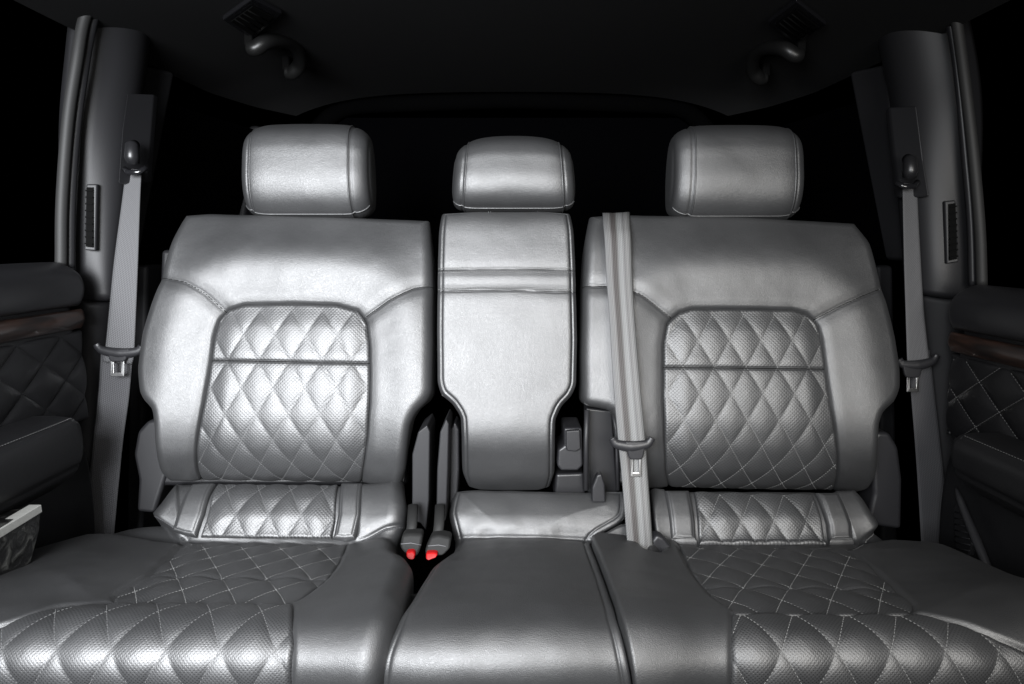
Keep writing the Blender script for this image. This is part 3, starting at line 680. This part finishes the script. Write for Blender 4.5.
gB = 'three point seat belts'
b1 = thing('seat_belt', 'grey seat belt hanging from the left pillar with its steel tongue beside the left seat', 'seat belt', at_y(100, 530, 1.42), gB)
ribbon('webbing', [(126, 168, 141.5, 170, 1.47), (122, 200, 140, 202, 1.455), (114, 260, 138, 261, 1.43), (109, 310, 136, 311, 1.415), (105, 350, 134, 353, 1.41), (103, 362, 132, 364, 1.415)], M_web, b1)
ribbon('webbing', [(101, 350, 133, 352, 1.43), (98, 395, 129, 397, 1.43), (93, 440, 123, 442, 1.43), (87, 500, 117, 502, 1.425), (83, 545, 113, 548, 1.42)], M_webd, b1)
tongue(b1, 96.5, 141.5, 351, 1.412, (110.5, 124, 357, 376.5), 1)
b2 = thing('seat_belt', 'pale grey seat belt hanging from the right pillar with its tongue at shoulder bolster height', 'seat belt', at_y(935, 545, 1.42), gB)
ribbon('webbing', [(902.5, 183, 917, 184, 1.47), (903, 215, 918.5, 216, 1.455), (904, 262, 921, 262, 1.44), (905.5, 310, 924, 310, 1.43), (907, 357, 929, 356, 1.42), (908, 368, 930, 367, 1.425)], M_web, b2)
ribbon('webbing', [(908, 352, 930, 350, 1.44), (911, 395, 935, 393, 1.44), (915, 445, 941, 445, 1.435), (919, 505, 947, 505, 1.43), (922, 560, 952, 560, 1.42)], M_webd, b2)
tongue(b2, 899, 937, 363, 1.422, (907, 919, 373, 392), -2)
b3 = thing('seat_belt', 'worn striped brownish grey seat belt draped over the inner shoulder of the right seat backrest', 'seat belt', at_y(640, 530, 1.27), gB)
ribbon('webbing', [(604, 232, 630, 231, 1.56), (603, 217, 630, 216, 1.53), (602.5, 213, 629.5, 212, 1.49), (602.8, 217, 629.5, 216, 1.45), (603.3, 226, 630, 226, 1.415), (604.5, 240, 631, 240, 1.392), (606.5, 280, 632.5, 280, 1.362), (609.5, 320, 635, 320, 1.335), (613, 380, 640, 380, 1.300), (617.5, 435, 645, 435, 1.285), (621, 470, 647.5, 470, 1.282), (624, 505, 650, 505, 1.262), (626, 530, 652, 533, 1.235), (628, 550, 653, 550, 1.21)], M_webc, b3, n=160)
tongue(b3, 612, 652, 444, 1.285, (630.5, 641.5, 455, 477), 0)

def buckle(label, poly, red, Y, strappx):
    t = thing('belt_buckle', label, 'buckle', at_y(poly[0][0], poly[0][1], Y), 'belt buckles between the seats')
    slab('housing', poly, lambda y: Y - (y - 534) * .0009, .03, M_buckle, t, .006, 5)
    slab('release_button', red, lambda y: Y - .005 - (y - 534) * .0011, .018, M_red, t, .003, 3)
    ymid = poly[0][1] + 9
    tube('seam_trim', [at_y(strappx[0], ymid, Y - .011), at_y((strappx[0] + strappx[1]) / 2, ymid - 1, Y - .012), at_y(strappx[1], ymid + 1, Y - .010)], .0008, M_threadd, t, 6)
    tube('stalk', [at_y(strappx[0] + 9, 540, Y + .015), at_y(strappx[0] + 11, 525, Y + .03), at_y(strappx[0] + 12, 505, Y + .06)], .010, M_buckle, t, 10, flat=.5)
buckle('black belt buckle with red button tucked into the left seat edge', [(402, 535), (410, 533.5), (423, 534.5), (421, 548), (417, 558), (404, 554), (399.5, 548)], [(406, 552), (413, 551), (415.5, 554), (414, 560), (408.5, 560), (406, 557)], 1.222, (401, 421))
buckle('black belt buckle with red button resting against the middle seat cushion', [(431, 537), (438, 535), (451, 538), (450, 549), (443, 556), (426, 557), (424.5, 551)], [(426, 553), (434, 552.5), (438, 554), (436, 558), (428, 561), (425.5, 559)], 1.214, (428, 449))

# ================================================================ PILLARS
def pillar(side, label, inner, outer, vent, guide, retr, seals):
    X = -1 if side < 0 else 1
    base = at_y(*inner[-1][:2], inner[-1][2])
    t = thing('pillar_trim', label, 'pillar trim', base, 'roof pillar trims')
    A = [at_y(*p) for p in inner][::-1]; B = [at_y(*p) for p in outer][::-1]
    lo = Loft(A[:4], B[:4], .02)
    panel('lower_cover', lo, (np.array([(0, 0), (lo.w, 0)]), np.array([(lo.w, 0), (lo.w, lo.len)]), np.array([(0, lo.len), (lo.w, lo.len)]), np.array([(0, 0), (0, lo.len)])), M_side, t, R=.014, T=.03, n=(50, 100))
    A = A[3:]; B = B[3:]
    lf = Loft(A, B, .045)
    Bt = np.array([(0, 0), (lf.w, 0)]); Tp = np.array([(0, lf.len), (lf.w, lf.len)]); Lf = np.array([(0, 0), (0, lf.len)]); Rt = np.array([(lf.w, 0), (lf.w, lf.len)])
    panel('trim_cover', lf, (Bt, Rt, Tp, Lf), M_pillar, t, R=.018, T=.03, n=(70, 200), height=None)
    # air vent with slats
    vp = [at_y(*p) for p in vent]
    v = solid('air_vent', vp, (0, .012, 0), M_pillar, t, .003)
    inn = [sum(vp) / 4 + (p - sum(vp) / 4) * np.array([.62, 1, .90]) + np.array([0, -.003, 0]) for p in vp]
    solid('vent_opening', inn, (0, .004, 0), M_void, v, .001)
    a0, a1, a2, a3 = inn                         # TL TR BR BL
    sv, sf = [], []
    for k in range(9):
        f = (k + .5) / 9; l = a0 + (a3 - a0) * f; r = a1 + (a2 - a1) * f; q = len(sv)
        for dz in (-.0014, .0014):
            sv += [l + np.array([0, -.0035, dz]), r + np.array([0, -.0035, dz]), r + np.array([0, .001, dz]), l + np.array([0, .001, dz])]
        sf += [[q, q + 1, q + 2, q + 3], [q + 4, q + 7, q + 6, q + 5], [q, q + 4, q + 5, q + 1], [q + 1, q + 5, q + 6, q + 2], [q + 3, q + 2, q + 6, q + 7], [q, q + 3, q + 7, q + 4]]
    new_obj('slats', sv, sf, M_void, v, smooth=False)
    g = solid('belt_guide_cover', [at_y(*p) for p in guide], (0, .018, 0), M_black, t, .006)
    gx, gy, gY = retr
    c = at_y(gx, gy, gY)
    k = tube('belt_anchor', [c + np.array([0, .0, .026]), c + np.array([0, -.012, .022]), c + np.array([0, -.016, .0]), c + np.array([0, -.012, -.012])], [.010, .013, .014, .012], M_black, t, 16)
    tube('anchor_loop', [c + np.array([-.022 * 1, -.006, -.022]), c + np.array([-.010, -.014, -.030]), c + np.array([.010, -.014, -.030]), c + np.array([.022, -.006, -.020])], .0055, M_gloss, t, 12)
    for s_, r_, mt_ in seals:
        tube('weather_strip', resample(catmull([at_y(*p) for p in s_], 10), 60), r_, mt_, t, 10)
    return t
pillar(-1, 'left grey pillar trim with slim air vent beside the left door window',
  [(151, -20, 1.62), (147, 50, 1.62), (140, 110, 1.60), (133, 170, 1.56), (122, 250, 1.52), (117, 300, 1.50), (110, 350, 1.51), (104, 430, 1.51), (98, 560, 1.51)],
  [(98, -40, 1.45), (88, 50, 1.44), (80, 120, 1.43), (76, 180, 1.43), (75, 260, 1.43), (80, 300, 1.44), (82, 400, 1.44), (78, 480, 1.44), (60, 560, 1.44)],
  [(86, 184, 1.425), (97, 184, 1.43), (95.5, 251, 1.42), (84, 250, 1.415)],
  [(127, 93, 1.475), (154, 94, 1.54), (147, 182, 1.50), (118, 184, 1.44), (122, 130, 1.46)],
  (136, 158, 1.455),
  [([(96, -10, 1.40), (84, 20, 1.40), (77, 60, 1.39), (68, 120, 1.385), (62, 200, 1.38), (61, 266, 1.38)], .011, M_rubber), ([(101, -10, 1.425), (91, 30, 1.42), (84, 70, 1.41), (76, 130, 1.405), (71, 200, 1.40), (70, 268, 1.40)], .009, M_pillar)])
pillar(1, 'right dark pillar trim with slim air vent beside the right door window',
  [(866, -10, 1.60), (880, 62, 1.60), (889, 110, 1.59), (893, 170, 1.56), (900, 250, 1.52), (903, 290, 1.51), (908, 360, 1.51), (914, 450, 1.51), (925, 580, 1.51)],
  [(942, -30, 1.45), (961, 55, 1.44), (968, 120, 1.43), (972, 200, 1.43), (974, 270, 1.43), (972, 300, 1.44), (962, 400, 1.44), (960, 480, 1.44), (970, 580, 1.44)],
  [(945, 201, 1.43), (956, 200, 1.425), (959, 262, 1.415), (947, 264, 1.42)],
  [(889, 107, 1.53), (917, 105, 1.48), (924, 160, 1.46), (930, 197, 1.435), (899, 198, 1.49)],
  (906, 172, 1.455),
  [([(951, -10, 1.40), (958, 30, 1.40), (966, 90, 1.39), (974, 160, 1.385), (980, 230, 1.38), (982, 285, 1.38)], .010, M_rubber), ([(943, -10, 1.425), (951, 30, 1.42), (958, 80, 1.41), (965, 150, 1.405), (971, 220, 1.40), (973, 285, 1.40)], .007, M_plastic)])

# ================================================================ DOORS
def door(side, label, Xd, ztop, Yr, lean=0.):
    s = side; t = thing('door_trim', label, 'car door', (s * Xd, .9, -.75), 'rear door trims')
    prof = SideProf([(s * (Xd + .02), -.85), (s * Xd, -.70), (s * (Xd - .012), -.56), (s * (Xd - .01), -.45), (s * (Xd + .004), -.36), (s * (Xd + .006), -.25), (s * (Xd - .002), ztop - .13), (s * (Xd + .01), ztop - .01)], s)
    rect = lambda pr, y0, y1, z0, z1: (np.array([(y0, pr.v_of(z0)), (y1, pr.v_of(z0))]), np.array([(y1, pr.v_of(z0)), (y1, pr.v_of(z1))]), np.array([(y0, pr.v_of(z1)), (y1, pr.v_of(z1))]), np.array([(y0, pr.v_of(z0)), (y0, pr.v_of(z1))]))
    panel('door_card', prof, rect(prof, .45, Yr, -.84, ztop - .03), M_ldark, t, R=.02, T=.05, n=(60, 100))
    roll = SideProf([(s * (Xd - .004), ztop - .092), (s * (Xd - .022), ztop - .07), (s * (Xd - .028), ztop - .042), (s * (Xd - .018), ztop - .015), (s * (Xd + .015), ztop + .004), (s * (Xd + .05), ztop + .004)], s)
    def rr_(pr): return (np.array([(.45, 0), (Yr + .01, 0)]), np.array([(Yr + .01, 0), (Yr + .01, pr.L[-1])]), np.array([(.45, pr.L[-1]), (Yr + .01, pr.L[-1])]), np.array([(.45, 0), (.45, pr.L[-1])]))
    panel('window_ledge', roll, rr_(roll), M_plastic, t, R=.026, T=.03, n=(80, 60), height=soft(.0006))
    w0, w1 = ztop - .128, ztop - .086
    wp = SideProf([(s * (Xd - .006), w0), (s * (Xd - .016), (w0 + w1) / 2), (s * (Xd - .012), w1)], s)
    panel('wood_strip', wp, rr_(wp), M_wood, t, R=.006, T=.02, n=(60, 20))
    q0, q1 = (-.375 if s > 0 else -.35), w0 - .002; qp = SideProf([(s * (Xd + .0), q0), (s * (Xd - .004), (q0 + q1) / 2), (s * (Xd - .002), q1)], s)
    e = rr_(qp); nu, nv = 1.2, qp.L[-1] * .5; W, HH = .12, .085; qh = quilt_h(nu, nv, W, HH, .006, .010)
    q_, qo = panel('quilted_insert', qp, e, M_ldark, t, R=.008, T=.02, n=(400, 120), dense=.2, height=lambda u, v, d: qh(u, v))
    stitches('stitching', qp, quilt_lines(qo, nu, nv, W, HH, .004), M_threadm if s > 0 else M_ldark, q_, lambda u, v: qh(u, v) + .0004, pitch=.0065, ln=.0040, wd=.0009, ht=.0009)
    # armrest: plump box with a stitched top edge
    zt, zb, ye = (-.330 if s > 0 else -.307), (-.425 if s > 0 else -.425), (1.235 if s > 0 else 1.265)
    ap = SideProf([(s * (Xd + .01), zb - .03), (s * (Xd - .03), zb - .016), (s * (Xd - .062), zb + .012), (s * (Xd - .074), zb + .055), (s * (Xd - .070), zt - .016), (s * (Xd - .052), zt - .002), (s * (Xd - .0), zt + .004), (s * (Xd + .02), zt + .004)], s)
    ea = (np.array([(.45, 0), (ye - .05, 0)]), smooth_line([(ye - .05, 0), (ye, ap.L[-1] * .3), (ye, ap.L[-1] * .65), (ye - .03, ap.L[-1])], 100, 6), np.array([(.45, ap.L[-1]), (ye - .03, ap.L[-1])]), np.array([(.45, 0), (.45, ap.L[-1])]))
    vs = ap.v_of(zt - .010)
    a_, ao = panel('armrest', ap, ea, M_ldark, t, R=.030, T=.02, n=(140, 90), height=hsum(groove(np.array([(.4, vs), (1.6, vs)]), .0025, .0025, .001, .01), groove(np.array([(.4, ap.v_of(zb + .02)), (1.6, ap.v_of(zb + .02))]), .003, .003, .001, .01)))
    stitches('stitching', ap, [np.array([(.5, vs + .006), (ye - .03, vs + .006)])], M_threadm, a_, lambda u, v: 0 * u + .0002, pitch=.0065, ln=.0040)
    return t
d1 = door(-1, 'black left door trim with grey window ledge and silver edged storage pocket', .86, -.040, 1.372)
d2 = door(1, 'black right door trim with wood strip, white stitched quilting and padded armrest', .86, -.082, 1.338)
# storage pocket with a silver lip low on the left door
pk = solid('storage_pocket', [at_x(-70, 552, -.765), at_x(41, 509, -.765), at_x(40, 530, -.765), at_x(28, 575, -.765), at_x(-70, 640, -.765)], (-.05, 0, 0), M_mottle, d1, .003)
solid('silver_lip', [at_x(-70, 571, -.762), at_x(41.5, 504.5, -.762), at_x(42.5, 512, -.762), at_x(-70, 582, -.762)], (-.02, 0, 0), M_silver, pk, .0012)
# curved grab strip low on both doors
tube('lower_trim', catmull([at_y(78, 478, 1.37), at_y(66, 505, 1.34), at_y(56, 525, 1.31), at_y(45, 545, 1.28)], 10), .0035, M_plastic, d1, 8)
lt = tube('lower_trim', resample(catmull([at_x(956, 488, .826), at_x(963, 508, .824), at_x(974, 535, .820), at_x(985, 562, .815), at_x(1000, 600, .81)], 10), 40), np.interp(np.linspace(0, 1, 40), [0, .1, .5, 1], [.002, .006, .008, .006]), M_plastic, d2, 12)
sp = solid('speaker_grille', [at_x(*p, .838) for p in [(953, 508), (957, 500), (968, 525), (972, 545), (968, 556), (955, 552)]], (.012, 0, 0), M_black, d2, .003)
for k in range(7):
    y = 512 + k * 6; tube('grille_rib', [at_x(955, y, .836), at_x(967 + min(k, 4) * .8, y + 3, .836)], .0012, M_plastic, sp, 6)

# ================================================================ SETTING
def struct(o, label=None): o['kind'] = 'structure'; return o
# headliner: one arched sheet
u = np.linspace(-1, 1, 60); vv = np.linspace(.15, 2.35, 50); U, VV = np.meshgrid(u, vv)
half = np.interp(VV, [.15, 1.4, 2.0, 2.2, 2.35], [.86, .85, .83, .78, .70]); rz = np.interp(VV, [.15, 1.4, 2.35], [.50, .485, .485])
HX = U * half; HZ = rz - .055 * np.abs(U)**5 - .02 * U**2
Vh = np.stack([HX, VV, HZ], -1).reshape(-1, 3); i = np.arange(3000).reshape(50, 60); Fh = np.stack([i[:-1, :-1], i[:-1, 1:], i[1:, 1:], i[1:, :-1]], -1).reshape(-1, 4)
hl = new_obj('ceiling', np.vstack([Vh, Vh + np.array([0, 0, .03])]), np.vstack([Fh[:, ::-1], Fh + 3000]).tolist(), M_cloth); struct(hl)
def ceil_z(x, y):
    h = np.interp(y, [.15, 1.4, 2.0, 2.2, 2.35], [.86, .85, .83, .78, .70]); U_ = x / h; return np.interp(y, [.15, 1.4, 2.35], [.50, .485, .485]) - .055 * abs(U_)**5 - .02 * U_**2
def on_ceiling(px, py):
    for k in np.arange(.4, 2.3, .004):
        p = at_y(px, py, k)
        if p[2] >= ceil_z(p[0], p[1]): break
    return p
# floor
fl = new_obj('floor', [(-1.0, .2, -.93), (1.0, .2, -.93), (1.0, 2.5, -.93), (-1.0, 2.5, -.93), (-1, .2, -.96), (1, .2, -.96), (1, 2.5, -.96), (-1, 2.5, -.96)],
  [(0, 1, 2, 3), (7, 6, 5, 4), (0, 4, 5, 1), (1, 5, 6, 2), (2, 6, 7, 3), (3, 7, 4, 0)], M_carpet, smooth=False); struct(fl)
# seat base riser under the cushions, one per seat
for st_, x0, x1 in ((sl, -.80, -.17), (scn, -.14, .13), (sr, .17, .80)):
    rbox('seat_base', ((x0 + x1) / 2, 1.12, -.80), (x1 - x0, .40, .22), M_black, st_, .01)
    rbox('back_shell', ((x0 + x1) / 2, 1.475, -.26), (x1 - x0 - .10, .04, .50), M_black, st_, .01, rot=(math.radians(-12), 0, 0))

# rear quarter trims with dark windows
for s in (-1, 1):
    q = thing('quarter_trim', 'black cargo side trim with dark window, behind the %s seat' % ('left' if s < 0 else 'right'), 'side trim', (s * .8, 2.0, -.9), 'cargo side trims')
    def tri(y0, y1, z0, z1, x0, x1, nm, mt, th, bev=.01):
        pts = [(s * x0, y0, z0), (s * x1, y1, z0), (s * (x1 - .12), y1, z1), (s * (x0 - .08), y0, z1)]
        return solid(nm, pts, (s * th, 0, 0), mt, q, bev)
    tri(1.64, 2.40, -.92, -.05, .93, .90, 'lower_panel', M_side, .04)
    tri(1.64, 1.72, -.04, .40, .92, .91, 'window_post', M_side, .03)
    tri(2.22, 2.40, -.04, .36, .86, .84, 'rear_post', M_side, .03)
    tri(1.73, 2.21, -.04, .34, .925, .89, 'window', M_glass, .006, .001)
tg = thing('tailgate', 'black tailgate with dark rear window seen behind the headrests', 'tailgate', (0, 2.42, -.9))
solid('lower_panel', [(-.86, 2.42, -.92), (.86, 2.42, -.92), (.80, 2.42, -.06), (-.80, 2.42, -.06)], (0, .05, 0), M_cargo, tg, .01)
ring_o = smooth_line([(-.78, 2.42, -.055), (-.70, 2.42, .33), (-.58, 2.42, .455), (0, 2.42, .475), (.58, 2.42, .455), (.70, 2.42, .33), (.78, 2.42, -.055)], 60, 3)
tube('window_frame', ring_o, .028, M_cargo, tg, 12)
solid('rear_window', [(-.76, 2.44, -.05), (.76, 2.44, -.05), (.69, 2.44, .33), (.56, 2.44, .42), (-.56, 2.44, .42), (-.69, 2.44, .33)], (0, .006, 0), M_glass, tg, .001)
tube('wiper_grip', [(-.14, 2.405, .02), (-.05, 2.395, .03), (.05, 2.395, .03), (.14, 2.405, .02)], .012, M_plastic, tg, 10)

# grab handles and roof lamps
def grab(label, a_px, b_px, mt):
    a = on_ceiling(*a_px) * .935; b = on_ceiling(*b_px) * .935; t = thing('grab_handle', label, 'grab handle', (a + b) / 2, 'roof grab handles')
    dn = np.array([0, 0, -1.]); d = b - a; sx = np.sign(a[0]); out = np.array([-sx * .058, 0, 0])
    out = np.array([-sx * .048, -.012, .030])
    P = catmull([a, a + out * .35 + dn * .012, a + d * .06 + out * .85 + dn * .008, a + d * .32 + out * 1.15, a + d * .62 + out * 1.1, a + d * .92 + out * .75 + dn * .006, b + out * .3 + dn * .010, b], 8)
    rr = np.interp(np.linspace(0, 1, len(P)), [0, .2, .3, .5, .7, .8, 1], [.016, .0175, .0165, .0135, .0165, .0175, .016])
    tube('handle_bar', P, rr, mt, t, 16)
    for p in (a, b): rbox('mount', p + np.array([0, 0, .020]), (.020, .024, .036), M_void, t, .005)
grab('dark plastic grab handle on the roof near the right pillar', (765, 78), (800, 55), M_handle)
grab('near black grab handle on the roof above the left seat', (287, 72), (250, 48), M_handle)
def roof_lamp(label, quad):
    c = [on_ceiling(*p) for p in quad]; m = sum(c) / 4; t = thing('roof_vent', label, 'roof vent', m, 'square roof vents')
    c = [p + np.array([0, 0, -.002]) for p in c]
    solid('bezel', c, (0, 0, -.010), M_gloss, t, .003)
    inn = [m + (p - m) * .72 + np.array([0, 0, -.0125]) for p in c]; solid('lens', inn, (0, 0, -.002), M_void, t, .0008)
    for k in range(1, 5):
        f = k / 5; p = inn[0] + (inn[1] - inn[0]) * f; q = inn[3] + (inn[2] - inn[3]) * f
        tube('louvre', [p + np.array([0, 0, -.003]), q + np.array([0, 0, -.003])], 0.0016, M_void, t, 6)
roof_lamp('square black air vent in the roof above the right grab handle', [(768, 17), (797, -5), (827, 19), (796, 40)])
roof_lamp('square black air vent in the roof above the left grab handle', [(222, 14), (252, -8), (282, 8), (252, 34)])

# ================================================================ LIGHT
def area(name, loc, target, sx, sy, e, col, spread=math.pi):
    l = bpy.data.lights.new(name, 'AREA'); l.shape = 'RECTANGLE'; l.size = sx; l.size_y = sy; l.energy = e; l.color = col; l.spread = spread
    o = bpy.data.objects.new(name, l); COL.objects.link(o); o.location = (loc[0], loc[1], loc[2] + CZ)
    d = Vector(target) - Vector(loc); o.rotation_euler = d.to_track_quat('-Z', 'Y').to_euler(); return o
area('softbox_left', (-.66, -.50, .20), (-.50, 1.35, -.22), .95, .70, 36, (.94, .965, 1.0), 1.3)
area('softbox_right', (.62, -.50, .12), (.45, 1.35, -.28), .7, .6, 6.2, (1., .975, .93), 1.3)
area('softbox_fill', (0, .20, .40), (0, .98, -.5), 1.1, .22, 4.0, (1, .99, .98), 2.0)  # fill lamp added overhead, out of view, to brighten the cushions
w = bpy.data.worlds.new('World'); sc.world = w; w.use_nodes = True
w.node_tree.nodes['Background'].inputs[0].default_value = (0, 0, 0, 1); w.node_tree.nodes['Background'].inputs[1].default_value = 0

cam = bpy.data.cameras.new('camera'); cam.sensor_width = 36; cam.lens = F / 1024 * 36; cam.clip_start = .01; cam.clip_end = 50
co = bpy.data.objects.new('camera', cam); COL.objects.link(co); co.location = (0, 0, CZ); co.rotation_euler = (math.radians(90) - PITCH, 0, 0); sc.camera = co
sc.view_settings.view_transform = 'Standard'; sc.view_settings.look = 'None'; sc.view_settings.exposure = 0; sc.view_settings.gamma = 1
sc.cycles.use_denoising = True; sc.cycles.max_bounces = 6
